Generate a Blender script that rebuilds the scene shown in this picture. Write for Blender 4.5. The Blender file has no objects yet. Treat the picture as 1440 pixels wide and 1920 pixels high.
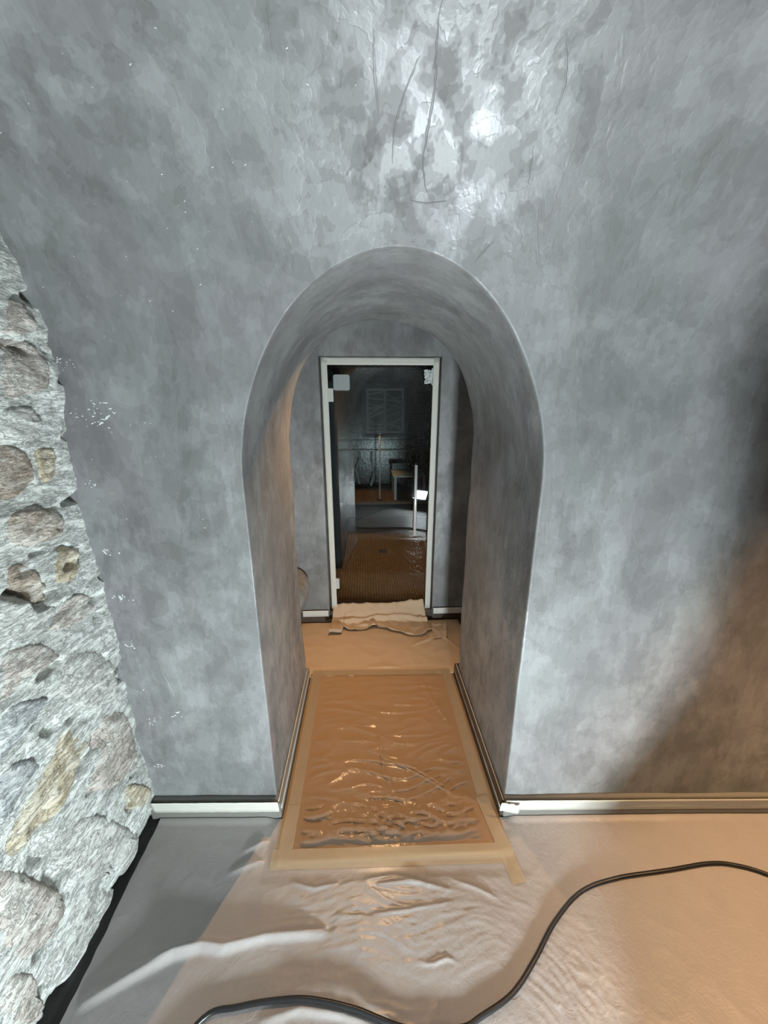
import bpy, bmesh, math, random
from mathutils import Vector, Matrix, noise
from mathutils.geometry import interpolate_bezier
random.seed(7)
R = math.radians
SC = bpy.context.scene
COL = SC.collection

# ------------------------------------------------------------------ camera
CAM_H = 1.6
cam = bpy.data.cameras.new('camera')
cam_o = bpy.data.objects.new('camera', cam); COL.objects.link(cam_o)
cam.sensor_fit = 'VERTICAL'
cam.angle = 2 * math.atan(960 / 705.0)
cam.clip_start = 0.02
cam_o.location = (0, 0, CAM_H)
cam_o.rotation_euler = (R(90 - 16.3), 0, R(-2.7))
SC.camera = cam_o
# ------------------------------------------------------------------ world, exposure
w = bpy.data.worlds.new('world'); SC.world = w; w.use_nodes = True
w.node_tree.nodes['Background'].inputs[0].default_value = (0.03, 0.032, 0.036, 1)
w.node_tree.nodes['Background'].inputs[1].default_value = 0.2
SC.view_settings.view_transform = 'Standard'
SC.view_settings.look = 'None'
SC.view_settings.exposure = 0.0
SC.view_settings.gamma = 1.0
SC.view_settings.use_curve_mapping = False
SC.cycles.use_light_tree = False
SC.cycles.max_bounces = 5
SC.cycles.diffuse_bounces = 3
SC.cycles.glossy_bounces = 2
SC.cycles.transmission_bounces = 4
SC.cycles.transparent_max_bounces = 8
# light strengths (the lamps themselves are built further down)
LED_POS = (0.36, -0.42, 0.22)
LED_DIR = (-0.28, 0.71, 0.57)
LED_STRENGTH = 760.0
LED_COLOR = (0.86, 0.97, 1.0)
LOBBY_LAMP = (0.09, 2.19, 2.2)
LOBBY_W = 112.0
RIGHT_LAMP = (1.66, 0.5, 2.31)
RIGHT_W = 300.0
WARM = (1.0, 0.59, 0.28)


# ------------------------------------------------------------------ helpers
def tag(o, label=None, cat=None, group=None, kind=None):
    if label: o['label'] = label
    if cat: o['category'] = cat
    if group: o['group'] = group
    if kind: o['kind'] = kind
    return o


def mk(name, verts, faces, mat, parent=None, smooth=True):
    me = bpy.data.meshes.new(name)
    me.from_pydata([tuple(v) for v in verts], [], faces)
    me.update()
    if smooth:
        me.polygons.foreach_set('use_smooth', [True] * len(me.polygons))
    me.materials.append(mat)
    o = bpy.data.objects.new(name, me); COL.objects.link(o)
    if parent: o.parent = parent
    return o


def from_bm(name, bm, mat, parent=None, smooth=False):
    bmesh.ops.recalc_face_normals(bm, faces=bm.faces[:])
    me = bpy.data.meshes.new(name)
    bm.to_mesh(me); bm.free()
    if smooth:
        me.polygons.foreach_set('use_smooth', [True] * len(me.polygons))
    me.materials.append(mat)
    o = bpy.data.objects.new(name, me); COL.objects.link(o)
    if parent: o.parent = parent
    return o


def empty(name, loc=(0, 0, 0), rot=(0, 0, 0)):
    o = bpy.data.objects.new(name, None); COL.objects.link(o)
    o.location = loc; o.rotation_euler = rot
    o.empty_display_size = 0.05
    return o


def box_bm(bm, x0, x1, y0, y1, z0, z1, bev=0.0, M=None):
    r = bmesh.ops.create_cube(bm, size=1.0)
    vs = r['verts']
    for v in vs:
        v.co = Vector(((x0 + x1) / 2 + v.co.x * (x1 - x0), (y0 + y1) / 2 + v.co.y * (y1 - y0), (z0 + z1) / 2 + v.co.z * (z1 - z0)))
    if bev:
        es = list({e for v in vs for e in v.link_edges})
        rr = bmesh.ops.bevel(bm, geom=es, offset=bev, segments=2, affect='EDGES')
        vs = list({v for f in rr['faces'] for v in f.verts} | {v for v in vs if v.is_valid})
    if M is not None:
        for v in vs:
            if v.is_valid: v.co = M @ v.co
    return vs


def box(name, x0, x1, y0, y1, z0, z1, mat, parent=None, bev=0.0, M=None):
    bm = bmesh.new(); box_bm(bm, x0, x1, y0, y1, z0, z1, bev, M)
    return from_bm(name, bm, mat, parent)


def cyl_bm(bm, a, b, r0, r1=None, seg=16):
    a = Vector(a); b = Vector(b); r1 = r0 if r1 is None else r1
    d = (b - a); q = d.to_track_quat('Z', 'Y')
    rings = []
    for p, r in ((a, r0), (b, r1)):
        rings.append([bm.verts.new(p + q @ Vector((r * math.cos(t), r * math.sin(t), 0))) for t in [2 * math.pi * k / seg for k in range(seg)]])
    for k in range(seg):
        bm.faces.new((rings[0][k], rings[0][(k + 1) % seg], rings[1][(k + 1) % seg], rings[1][k]))
    bm.faces.new(rings[0][::-1]); bm.faces.new(rings[1])


def tube(name, pts, rad, mat, parent=None, seg=10, caps=True):
    pts = [Vector(p) for p in pts]
    n = len(pts); vs = []; fs = []
    up = Vector((0, 0, 1))
    for i, p in enumerate(pts):
        t = (pts[min(i + 1, n - 1)] - pts[max(i - 1, 0)]).normalized()
        s = t.cross(up)
        if s.length < 1e-4: s = Vector((1, 0, 0))
        s.normalize(); u = s.cross(t).normalized()
        for k in range(seg):
            a = 2 * math.pi * k / seg
            vs.append(p + (s * math.cos(a) + u * math.sin(a)) * rad)
    for i in range(n - 1):
        for k in range(seg):
            k2 = (k + 1) % seg
            fs.append((i * seg + k, i * seg + k2, (i + 1) * seg + k2, (i + 1) * seg + k))
    if caps:
        fs.append(tuple(range(seg))[::-1]); fs.append(tuple((n - 1) * seg + k for k in range(seg)))
    return mk(name, vs, fs, mat, parent)


def catmull(pts, n, closed=False):
    P = [Vector(p) for p in pts]; out = []
    m = len(P)
    for i in range(m if closed else m - 1):
        if closed:
            a, b, c, d = P[(i - 1) % m], P[i], P[(i + 1) % m], P[(i + 2) % m]
        else:
            a, b, c, d = P[max(i - 1, 0)], P[i], P[i + 1], P[min(i + 2, m - 1)]
        for k in range(n):
            t = k / n
            out.append(0.5 * ((2 * b) + (c - a) * t + (2 * a - 5 * b + 4 * c - d) * t * t + (3 * b - a - 3 * c + d) * t ** 3))
    if not closed: out.append(P[-1])
    return out


def grid(name, us, vs_, f, mat, parent=None, skip=None):
    nu, nv = len(us), len(vs_)
    verts = [f(u, v) for v in vs_ for u in us]
    faces = []
    for j in range(nv - 1):
        for i in range(nu - 1):
            if skip and skip(us[i], vs_[j]): continue
            a = j * nu + i
            faces.append((a, a + 1, a + nu + 1, a + nu))
    return mk(name, verts, faces, mat, parent)


def lin(a, b, n): return [a + (b - a) * k / (n - 1) for k in range(n)]
def N(x, y, z=0.0): return noise.noise((x, y, z))
def fb(x, y, z, o=4, h=0.9): return noise.fractal((x, y, z), h, 2.1, o)
def smooth01(a, b, x):
    t = max(0.0, min(1.0, (x - a) / (b - a))); return t * t * (3 - 2 * t)


def solid(o, t, off=1.0):
    m = o.modifiers.new('thickness', 'SOLIDIFY'); m.thickness = t; m.offset = off
    return o


# ------------------------------------------------------------------ materials
class NT:
    def __init__(s, name):
        s.m = bpy.data.materials.new(name); s.m.use_nodes = True
        s.t = s.m.node_tree; s.t.nodes.clear()
        s.out = s.t.nodes.new('ShaderNodeOutputMaterial')
        s.pos = s.n('ShaderNodeTexCoord').outputs['Object']
    def n(s, typ, **kw):
        d = s.t.nodes.new(typ)
        for k, v in kw.items(): setattr(d, k, v)
        return d
    def l(s, a, b): s.t.links.new(a, b)
    def setin(s, node, key, v):
        if hasattr(v, 'is_output') or isinstance(v, bpy.types.NodeSocket): s.l(v, node.inputs[key])
        else: node.inputs[key].default_value = v
    def mapping(s, scale=(1, 1, 1), loc=(0, 0, 0), rot=(0, 0, 0), src=None):
        d = s.n('ShaderNodeMapping'); s.l(src or s.pos, d.inputs[0])
        d.inputs['Scale'].default_value = scale; d.inputs['Location'].default_value = loc; d.inputs['Rotation'].default_value = rot
        return d.outputs[0]
    def noise(s, scale, detail=4, rough=0.55, dist=0.0, src=None, out='Fac'):
        d = s.n('ShaderNodeTexNoise'); s.l(src or s.pos, d.inputs['Vector'])
        d.inputs['Scale'].default_value = scale; d.inputs['Detail'].default_value = detail
        d.inputs['Roughness'].default_value = rough; d.inputs['Distortion'].default_value = dist
        return d.outputs[out]
    def vor(s, scale, src=None, feature='F1', out='Distance', rnd=1.0):
        d = s.n('ShaderNodeTexVoronoi', feature=feature); s.l(src or s.pos, d.inputs['Vector'])
        d.inputs['Scale'].default_value = scale; d.inputs['Randomness'].default_value = rnd
        return d.outputs[out]
    def ramp(s, src, stops, interp='LINEAR'):
        d = s.n('ShaderNodeValToRGB'); s.l(src, d.inputs[0]); cr = d.color_ramp; cr.interpolation = interp
        while len(cr.elements) < len(stops): cr.elements.new(0.5)
        for e, (p, c) in zip(cr.elements, stops):
            e.position = p; e.color = (c, c, c, 1) if isinstance(c, (int, float)) else tuple(c) + (1,)
        return d.outputs[0]
    def mix(s, f, a, b, bt='MIX'):
        d = s.n('ShaderNodeMix', data_type='RGBA', blend_type=bt)
        s.setin(d, 0, f)
        for key, v in ((6, a), (7, b)):
            if isinstance(v, (tuple, list)): d.inputs[key].default_value = tuple(v) + (1,) if len(v) == 3 else v
            elif isinstance(v, (int, float)): d.inputs[key].default_value = (v, v, v, 1)
            else: s.l(v, d.inputs[key])
        return d.outputs[2]
    def math(s, op, a, b=0.0, c=None):
        d = s.n('ShaderNodeMath', operation=op); s.setin(d, 0, a); s.setin(d, 1, b)
        if c is not None: s.setin(d, 2, c)
        return d.outputs[0]
    def bump(s, h, strength=0.5, dist=0.01, normal=None):
        d = s.n('ShaderNodeBump'); s.l(h, d.inputs['Height']); d.inputs['Strength'].default_value = strength
        d.inputs['Distance'].default_value = dist
        if normal is not None: s.l(normal, d.inputs['Normal'])
        return d.outputs[0]
    def bsdf(s, col, rough=0.5, metal=0.0, normal=None, spec=0.5, **kw):
        d = s.n('ShaderNodeBsdfPrincipled')
        if isinstance(col, (tuple, list)): d.inputs['Base Color'].default_value = tuple(col) + (1,)
        else: s.l(col, d.inputs['Base Color'])
        s.setin(d, 'Roughness', rough); s.setin(d, 'Metallic', metal); s.setin(d, 'Specular IOR Level', spec)
        if normal is not None: s.l(normal, d.inputs['Normal'])
        for k, v in kw.items(): s.setin(d, k.replace('_', ' '), v)
        return d.outputs[0]
    def done(s, sh): s.l(sh, s.out.inputs[0]); return s.m


def simple(name, col, rough=0.5, metal=0.0, var=0.12, scale=30.0, bump=0.0, bscale=200.0, spec=0.5):
    t = NT(name)
    n = t.noise(scale, 4)
    c = t.mix(n, tuple(max(0, x * (1 - var)) for x in col), tuple(min(1, x * (1 + var)) for x in col))
    nm = t.bump(t.noise(bscale, 4), 0.4, bump) if bump else None
    return t.done(t.bsdf(c, rough, metal, nm, spec))


def plaster_mat(name):
    t = NT(name)
    # overlapping trowel layers with ragged but crisp edges
    n1 = t.noise(4.2, 5, 0.58, 0.3, src=t.mapping((1.0, 1.0, 0.42)))
    n2 = t.noise(10.0, 4, 0.58, 0.0, src=t.mapping((0.8, 1.0, 0.85), loc=(4, 2, 9)))
    n3 = t.noise(16.0, 3, 0.6, 0.0, src=t.mapping((1.0, 1.0, 0.5), loc=(1, 7, 3)))
    l1 = t.ramp(n1, [(0.38, 0.0), (0.39, 0.30), (0.475, 0.34), (0.485, 0.66), (0.56, 0.70), (0.57, 1.0)])
    l2 = t.ramp(n2, [(0.44, 0.0), (0.45, 0.46), (0.545, 0.52), (0.555, 1.0)])
    l3 = t.ramp(n3, [(0.45, 0.0), (0.475, 0.45), (0.53, 0.55), (0.555, 1.0)])
    brush = t.noise(75.0, 3, 0.65, src=t.mapping((1.0, 1.0, 0.25)))
    h = t.math('MULTIPLY_ADD', l2, 0.26, t.math('MULTIPLY', l1, 0.40))
    h = t.math('MULTIPLY_ADD', l3, 0.17, h)
    h = t.math('MULTIPLY_ADD', brush, 0.24, h)
    col = t.ramp(h, [(0.10, (0.120, 0.120, 0.118)), (0.52, (0.200, 0.202, 0.203)), (0.95, (0.315, 0.321, 0.326))])
    hue = t.noise(2.7, 2, 0.5, src=t.mapping(loc=(7, 3, 1)), out='Color')
    hs = t.n('ShaderNodeSeparateColor'); t.l(hue, hs.inputs[0])
    col = t.mix(t.ramp(hs.outputs[0], [(0.45, 0.0), (0.65, 0.22)]), col, (0.225, 0.19, 0.225))
    col = t.mix(t.ramp(hs.outputs[1], [(0.45, 0.0), (0.65, 0.22)]), col, (0.185, 0.215, 0.20))
    rg = t.ramp(t.math('MULTIPLY_ADD', l3, 0.4, t.math('MULTIPLY_ADD', l1, 0.35, t.math('MULTIPLY', l2, 0.25))), [(0.15, 0.64), (0.45, 0.50), (0.85, 0.36)])
    hb = t.math('MULTIPLY_ADD', l3, 0.05, t.math('MULTIPLY', l1, 0.22))
    hb = t.math('MULTIPLY_ADD', l2, 0.10, hb)
    hb = t.math('MULTIPLY_ADD', n1, 0.5, hb)
    hb = t.math('MULTIPLY_ADD', brush, 0.14, hb)
    nm = t.bump(hb, 0.6, 0.0045)
    return t.done(t.bsdf(col, rg, 0.0, nm, 0.75))


def stone_mat(name, c0, c1, pit=1.0, rough=0.85, dust=0.45):
    t = NT(name)
    a = t.noise(11.0, 5, 0.65)
    b = t.noise(48.0, 5, 0.72, 0.35, src=t.mapping((1.0, 0.32, 1.2)))
    col = t.mix(t.ramp(a, [(0.35, 0.0), (0.65, 1.0)]), c0, c1)
    col = t.mix(t.ramp(t.math('ADD', a, t.math('MULTIPLY', b, 0.6)), [(0.78, 0.0), (0.92, dust)]), col, (0.78, 0.81, 0.77))
    col = t.mix(t.ramp(b, [(0.28, 0.7 * pit), (0.37, 0.0)]), col, tuple(k * 0.30 for k in c0))
    crack = t.math('ABSOLUTE', t.math('SUBTRACT', b, 0.47))
    h = t.math('MULTIPLY_ADD', b, 1.0, t.math('MULTIPLY', a, 0.7))
    h = t.math('ADD', h, t.ramp(crack, [(0.0, 0.0), (0.035, 0.28)]))
    sp = t.noise(150.0, 3, 0.7, src=t.mapping((1.0, 0.4, 1.2)))
    col = t.mix(t.ramp(sp, [(0.36, 0.45), (0.50, 0.0)]), col, tuple(k * 0.55 for k in c0))
    h = t.math('MULTIPLY_ADD', sp, 0.55, h)
    nm = t.bump(h, 1.0, 0.0075)
    return t.done(t.bsdf(col, rough, 0, nm, 0.2))


M = {}
M['plaster'] = plaster_mat('grey_microcement')
M['shadow_floor'] = simple('shadow_gap_floor', (0.035, 0.034, 0.033), 0.8, bump=0.003, bscale=60)  # near-black colour puts in the shadow line along the stone foot
M['mortar'] = stone_mat('lime_mortar', (0.56, 0.58, 0.55), (0.80, 0.83, 0.79), 0.6, dust=0.6)
M['stone_brown'] = stone_mat('brown_stone', (0.36, 0.30, 0.24), (0.58, 0.51, 0.43), 1.0, dust=0.35)
M['stone_tan'] = stone_mat('tan_stone', (0.50, 0.43, 0.30), (0.70, 0.63, 0.49), 0.9, dust=0.35)
M['stone_pink'] = stone_mat('pinkish_stone', (0.47, 0.42, 0.38), (0.70, 0.66, 0.61), 1.0, dust=0.4)
M['stone_grey'] = stone_mat('grey_stone', (0.40, 0.42, 0.43), (0.60, 0.63, 0.62), 0.7, dust=0.4)
M['stone_pale'] = stone_mat('pale_stone', (0.56, 0.56, 0.53), (0.78, 0.79, 0.75), 0.9, dust=0.5)
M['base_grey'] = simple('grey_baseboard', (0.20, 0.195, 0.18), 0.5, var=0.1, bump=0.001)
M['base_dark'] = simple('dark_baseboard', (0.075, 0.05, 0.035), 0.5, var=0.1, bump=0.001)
M['tape_white'] = simple('white_masking_tape', (0.66, 0.66, 0.60), 0.55, var=0.06, scale=20, bump=0.0006, bscale=300)
M['tape_cream'] = simple('cream_masking_tape', (0.50, 0.39, 0.26), 0.5, var=0.06, scale=20, bump=0.0006, bscale=300)
t_ = NT('translucent_cream_tape')
tr_ = t_.n('ShaderNodeBsdfTransparent'); tr_.inputs[0].default_value = (0.96, 0.88, 0.74, 1)
mx_ = t_.n('ShaderNodeMixShader'); mx_.inputs[0].default_value = 0.62
t_.l(tr_.outputs[0], mx_.inputs[1]); t_.l(t_.bsdf(t_.mix(t_.noise(24.0, 3), (0.47, 0.37, 0.25), (0.55, 0.44, 0.31)), 0.42), mx_.inputs[2])
M['tape_cream'] = t_.done(mx_.outputs[0])
M['kraft'] = simple('kraft_paper', (0.56, 0.415, 0.28), 0.7, var=0.07, scale=9, bump=0.0012, bscale=90)
M['mat_brown'] = simple('brown_cover_paper', (0.44, 0.30, 0.16), 0.65, var=0.06, scale=9, bump=0.001, bscale=90)
M['steel'] = simple('brushed_steel', (0.62, 0.63, 0.64), 0.22, 1.0, var=0.06)
M['handle'] = simple('satin_chrome_bar', (0.9, 0.9, 0.9), 0.4, 0.35, var=0.03)
M['plate'] = simple('satin_grey_fitting', (0.36, 0.40, 0.40), 0.45, 0.0, var=0.04)
M['black'] = simple('black_rubber', (0.012, 0.012, 0.013), 0.35, bump=0.0005, bscale=300)
M['black_metal'] = simple('black_painted_metal', (0.02, 0.02, 0.022), 0.4)
M['white_wood'] = simple('white_painted_slats', (0.62, 0.66, 0.66), 0.4)
M['white_scrap'] = simple('white_plastic_scrap', (0.55, 0.58, 0.58), 0.35, bump=0.003, bscale=60)
M['gloss_dark'] = simple('dark_glossy_stone', (0.035, 0.042, 0.052), 0.16, var=0.3, scale=6, bump=0.002, bscale=25)
M['lattice'] = simple('pale_lattice', (0.34, 0.32, 0.29), 0.5)
M['fleck'] = simple('white_plaster_fleck', (0.70, 0.72, 0.72), 0.6)


def emis(name, col, s):
    t = NT(name); e = t.n('ShaderNodeEmission'); e.inputs[0].default_value = tuple(col) + (1,); e.inputs[1].default_value = s
    return t.done(e.outputs[0])


def dust_sheet_mat():
    t = NT('milky_dust_sheet')
    n = t.noise(12.0, 5, 0.6); g = t.noise(500.0, 2, 0.6)
    c = t.mix(n, (0.335, 0.31, 0.30), (0.39, 0.365, 0.355))
    c = t.mix(t.math('MULTIPLY', g, 0.25), c, (0.22, 0.205, 0.20))
    cr = t.noise(38.0, 5, 0.6, 1.2)
    cr2 = t.noise(140.0, 4, 0.6, 0.8)
    h = t.math('ADD', t.math('MULTIPLY', cr, 0.8), t.math('MULTIPLY', cr2, 0.22))
    nm = t.bump(h, 0.35, 0.0045)
    return t.done(t.bsdf(c, 0.42, 0, nm, 0.5, Coat_Weight=0.18, Coat_Roughness=0.22))


M['sheet'] = dust_sheet_mat()


def film_mat():
    t = NT('clear_polythene_film')
    tr = t.n('ShaderNodeBsdfTransparent'); tr.inputs[0].default_value = (0.95, 0.93, 0.90, 1)
    nm = t.bump(t.noise(26.0, 3, 0.5, 0.8), 0.25, 0.006)
    pr = t.bsdf((0.75, 0.7, 0.62), 0.16, 0, nm, 0.8)
    lw = t.n('ShaderNodeFresnel'); lw.inputs[0].default_value = 1.6
    t.l(nm, lw.inputs['Normal'])
    f = t.math('MULTIPLY_ADD', lw.outputs[0], 1.0, 0.06)
    mx = t.n('ShaderNodeMixShader'); t.l(f, mx.inputs[0]); t.l(tr.outputs[0], mx.inputs[1]); t.l(pr, mx.inputs[2])
    return t.done(mx.outputs[0])


M['film'] = film_mat()


def glass_mat():
    t = NT('door_glass')
    tr = t.n('ShaderNodeBsdfTransparent'); tr.inputs[0].default_value = (0.82, 0.86, 0.86, 1)
    gl = t.n('ShaderNodeBsdfGlossy'); gl.inputs['Roughness'].default_value = 0.012
    gl.inputs[0].default_value = (1, 1, 1, 1)
    fr = t.n('ShaderNodeFresnel'); fr.inputs[0].default_value = 1.5
    f = t.math('MULTIPLY_ADD', fr.outputs[0], 1.3, 0.0)
    mx = t.n('ShaderNodeMixShader'); t.l(f, mx.inputs[0]); t.l(tr.outputs[0], mx.inputs[1]); t.l(gl.outputs[0], mx.inputs[2])
    return t.done(mx.outputs[0])


M['glass'] = glass_mat()


def mosaic_mat(name, c0, c1, grout, size, plane='xy', rough=0.28):
    t = NT(name)
    src = t.pos
    if plane == 'xz': src = t.mapping(rot=(R(-90), 0, 0))
    if plane == 'yz': src = t.mapping(rot=(R(-90), 0, R(90)))
    b = t.n('ShaderNodeTexBrick'); t.l(src, b.inputs['Vector'])
    b.offset = 0.0
    b.inputs['Scale'].default_value = 1.0
    b.inputs['Brick Width'].default_value = size; b.inputs['Row Height'].default_value = size * 1.7
    b.inputs['Mortar Size'].default_value = size * 0.16; b.inputs['Mortar Smooth'].default_value = 0.2
    b.inputs['Bias'].default_value = 0.0
    b.inputs['Color1'].default_value = tuple(c0) + (1,); b.inputs['Color2'].default_value = tuple(c1) + (1,)
    b.inputs['Mortar'].default_value = tuple(grout) + (1,)
    inv = t.math('SUBTRACT', 1.0, b.outputs['Fac'])
    tilt = t.noise(35.0, 2, 0.5)
    nm = t.bump(t.math('ADD', inv, t.math('MULTIPLY', tilt, 0.6)), 0.6, 0.003)
    return t.done(t.bsdf(b.outputs['Color'], rough, 0, nm, 0.5))


M['mosaic_floor'] = mosaic_mat('brown_mosaic_floor', (0.30, 0.19, 0.085), (0.19, 0.115, 0.05), (0.05, 0.033, 0.02), 0.024)
M['mosaic_wall'] = mosaic_mat('dark_mosaic_wall', (0.10, 0.075, 0.05), (0.06, 0.045, 0.032), (0.015, 0.013, 0.012), 0.024, 'xz', 0.22)

# ------------------------------------------------------------------ vault profile and arch
WY = 1.12            # wall face at floor level
SP, VR = 1.62, 0.75  # springing height and radius of the vault haunch


def s2yz(s):
    if s <= SP: return WY, s
    th = (s - SP) / VR
    return WY - VR + VR * math.cos(th), SP + VR * math.sin(th)


def z2s(z):
    return z if z <= SP else SP + VR * math.asin(min(1, (z - SP) / VR))


AX, AH, AS, AT = 0.08, 0.453, 1.36, 1.956
PB = 1.90            # back end of the passage


def arch_pts(ex, nj=26, na=64, e=0.0):
    pts = []
    for k in range(nj): pts.append((AX - AH - e, AS * k / nj))
    for k in range(na + 1):
        a = math.pi * k / na
        c, s_ = math.cos(a), math.sin(a)
        q = 2.0 / ex
        x = -math.copysign(abs(c) ** q, c) * (AH + e)
        pts.append((AX + x, AS + (AT - AS + e) * abs(s_) ** q))
    for k in range(nj - 1, -1, -1): pts.append((AX + AH + e, AS * k / nj))
    return pts


def wob(x, y, z, a=0.004):
    return a * fb(x * 2.3, y * 2.3, z * 2.3, 3)


XL, XR, STOP = -0.99, 2.75, 2.5


def outer(p, i, n):
    # project an arch point radially out to the rectangle x in [XL, XR], s in [0, STOP]
    x, s = p
    if s < 1e-6: return (XL if x < AX else XR, 0.0)
    return None


SKEW = -0.04   # the wall stands a little askew to the passage


def build_wall_front():
    fo = arch_pts(2.0); n = len(fo)
    fs = [(x, z2s(z)) for x, z in fo]
    # arc-length targets on the outer rectangle
    lft, top, rgt = STOP, XR - XL, STOP
    nj = 26
    tgt = []
    for i, (x, s) in enumerate(fs):
        if i <= nj + 6: tgt.append((XL, STOP * i / (nj + 6)))
        elif i >= n - 1 - (nj + 6): tgt.append((XR, STOP * (n - 1 - i) / (nj + 6)))
        else:
            f = (i - (nj + 6)) / (n - 1 - 2 * (nj + 6)); tgt.append((XL + (XR - XL) * f, STOP))
    verts = []; faces = []
    K = 46
    def add_ring(pts):
        b = len(verts); verts.extend(pts); return b
    rings = []
    for k in range(K):
        f = 1.0 - (k / (K - 1)) ** 0.8 if k else 1.0
        f = (1 - k / (K - 1)) ** 1.5
        ring = []
        for (x, s), (tx, ts) in zip(fs, tgt):
            dx, ds = tx - x, ts - s
            L = math.hypot(dx, ds)
            ff = max(f, (0.0035, 0.006, 0.012, 0.024)[min(3, K - 1 - k)] * (1 + 0.3 * max(0, K - 4 - k)) / L)
            X, S = x + dx * ff, s + ds * ff
            y, z = s2yz(S)
            ring.append((X, y + SKEW * X + wob(X, 0, S, 0.006), z))
        rings.append(add_ring(ring))
    bo = arch_pts(2.3)
    # rim rounding and reveal
    ys = [0.001, 0.004] + [0.012, 0.03, 0.1, 0.2, 0.3, 0.4, 0.5, 0.6, 0.7, 0.8, 0.88, 0.94, 0.972, 0.988, 1.0]
    for j, q in enumerate(ys):
        ring = []
        for (x, z), (bx, bz) in zip(fo, bo):
            y0, _ = s2yz(z2s(z))
            y0 += SKEW * x + wob(x, 0, z2s(z), 0.006)
            if j < 2:
                off = (0.001, 0.0)[j]
                cx, cz = x - AX, (z - AS if z > AS else 0)
                L = math.hypot(cx, cz) or 1
                ring.append((x + cx / L * off, y0 + q, z + cz / L * off))
            else:
                t = q; m = smooth01(0, 1, t)
                X, Z = x + (bx - x) * m, z + (bz - z) * m
                Y = y0 + 0.004 + (PB - y0 - 0.004) * t
                d = wob(X * 1.3 + 5, Y, Z, 0.008) * min(1, 6 * t) 
                rr = 0.012 * max(0, (t - 0.965) / 0.035) ** 2
                cx, cz = X - AX, (Z - AS if Z > AS else 0)
                L = math.hypot(cx, cz) or 1
                ring.append((X + cx / L * (d + rr), Y, Z + cz / L * (d + rr)))
        rings.append(add_ring(ring))
    # lobby side of the wall
    for k in range(1, 8):
        f = k / 7
        ring = []
        for i, (x, z) in enumerate(bo):
            tx, tz = (-0.62, 2.4 * i / 32) if i <= 32 else ((0.86, 2.4 * (n - 1 - i) / 32) if i >= n - 33 else (-0.62 + 1.48 * (i - 32) / (n - 65), 2.4))
            cx, cz = x - AX, (z - AS if z > AS else 0)
            L = math.hypot(cx, cz) or 1
            X, Z = x + cx / L * 0.012, z + cz / L * 0.012
            ring.append((X + (tx - X) * f, PB, Z + (tz - Z) * f))
        rings.append(add_ring(ring))
    for a, b in zip(rings[:-1], rings[1:]):
        for i in range(n - 1): faces.append((a + i, a + i + 1, b + i + 1, b + i))
    o = mk('wall_front', verts, faces, M['plaster'])
    return tag(o, 'grey trowelled plaster vault wall with the tall arched passage through it', 'wall', kind='structure')


wall_front = build_wall_front()


def wall_pt(x, z, off=0.0):
    s = z2s(z); y, zz = s2yz(s)
    if s > SP:
        th = (s - SP) / VR
        nv = Vector((0, -math.cos(th), -math.sin(th)))
    else: nv = Vector((0, -1, 0))
    return Vector((x, y + SKEW * x + wob(x, 0, s, 0.006), zz)) + nv * off, nv


# trowel ridges on the vault above the arch
def ridge(pts, wdt, hgt, seed):
    P = catmull([(x, z, 0) for x, z in pts], 10)
    verts = []; faces = []
    n = len(P)
    for i, p in enumerate(P):
        t = i / (n - 1); k = math.sin(math.pi * min(1, max(0, t))) ** 0.4 if 0 < t < 1 else 0.05
        q = P[min(i + 1, n - 1)] - P[max(i - 1, 0)]; q.normalize()
        sx, sz = -q.y, q.x
        jit = 0.003 * N(t * 17, seed)
        ww = wdt * k * (0.7 + 0.6 * abs(N(t * 9, seed + 3)))
        for m, hh in ((-1, -0.001), (-0.35, hgt * k), (0.5, hgt * 0.5 * k), (1, -0.001)):
            c, _ = wall_pt(p.x + sx * ww * m + jit, p.y + sz * ww * m, hh); verts.append(c)
    for i in range(n - 1):
        for m in range(3): faces.append((i * 4 + m, i * 4 + m + 1, i * 4 + 5 + m, i * 4 + 4 + m))
    mk('trowel_ridge', verts, faces, M['plaster'], wall_front)


# ------------------------------------------------------------------ rest of the shell
def build_ceiling():
    xs = lin(XL, XR, 60); th0 = (STOP - SP) / VR
    ths = lin(th0, math.pi, 40)
    RC = VR
    def f(x, th): return (x, (WY - VR) * max(-1, min(1, math.cos(th) * 3)) + RC * math.cos(th) + (SKEW * x + wob(x, 0, SP + VR * th, 0.006)) * (1 - smooth01(th0 + 0.05, 1.9, th)), SP + RC * math.sin(th))
    o = grid('ceiling', xs, ths, f, M['plaster'])
    return tag(o, 'grey plaster barrel vault over the front room', 'ceiling', kind='structure')


build_ceiling()
tag(box('wall_back', XL, XR, -WY - 0.12, -WY, 0, SP + 0.01, M['plaster']), 'grey plaster wall behind the camera', 'wall', kind='structure')
tag(box('wall_right', XR - 0.01, XR + 0.12, -WY - 0.1, WY + 0.05, 0, 2.75, M['plaster']), 'grey plaster end wall far right', 'wall', kind='structure')
tag(box('floor', -1.2, XR, -1.25, 2.74, -0.12, 0.0, M['shadow_floor']), 'bare floor under the coverings, coloured near black for the shadow gap at the stone foot', 'floor', kind='structure')

# stone wall on the left ------------------------------------------------------
SX = -0.872


def stone_surf(y, z):
    yy = y * 0.45
    r = fb(yy * 3.4 + 4, z * 3.4, 1.7, 3) * 0.015
    q = 1 - abs(noise.noise((yy * 9 + z * 2, z * 12 - yy * 2, 3.3)))
    r += (q ** 4) * 0.009
    r += fb(yy * 18, z * 18, 9.2, 4) * 0.0055
    pit = noise.noise((yy * 24 + z * 3, z * 24, 5.5))
    if pit > 0.34: r -= (pit - 0.34) * 0.09
    r += fb(yy * 60, z * 62, 2.2, 3) * 0.0032
    return r + 0.035 * smooth01(1.25, 1.9, z) + 0.008 * math.sin(z * 2.4 + 0.6)


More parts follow.
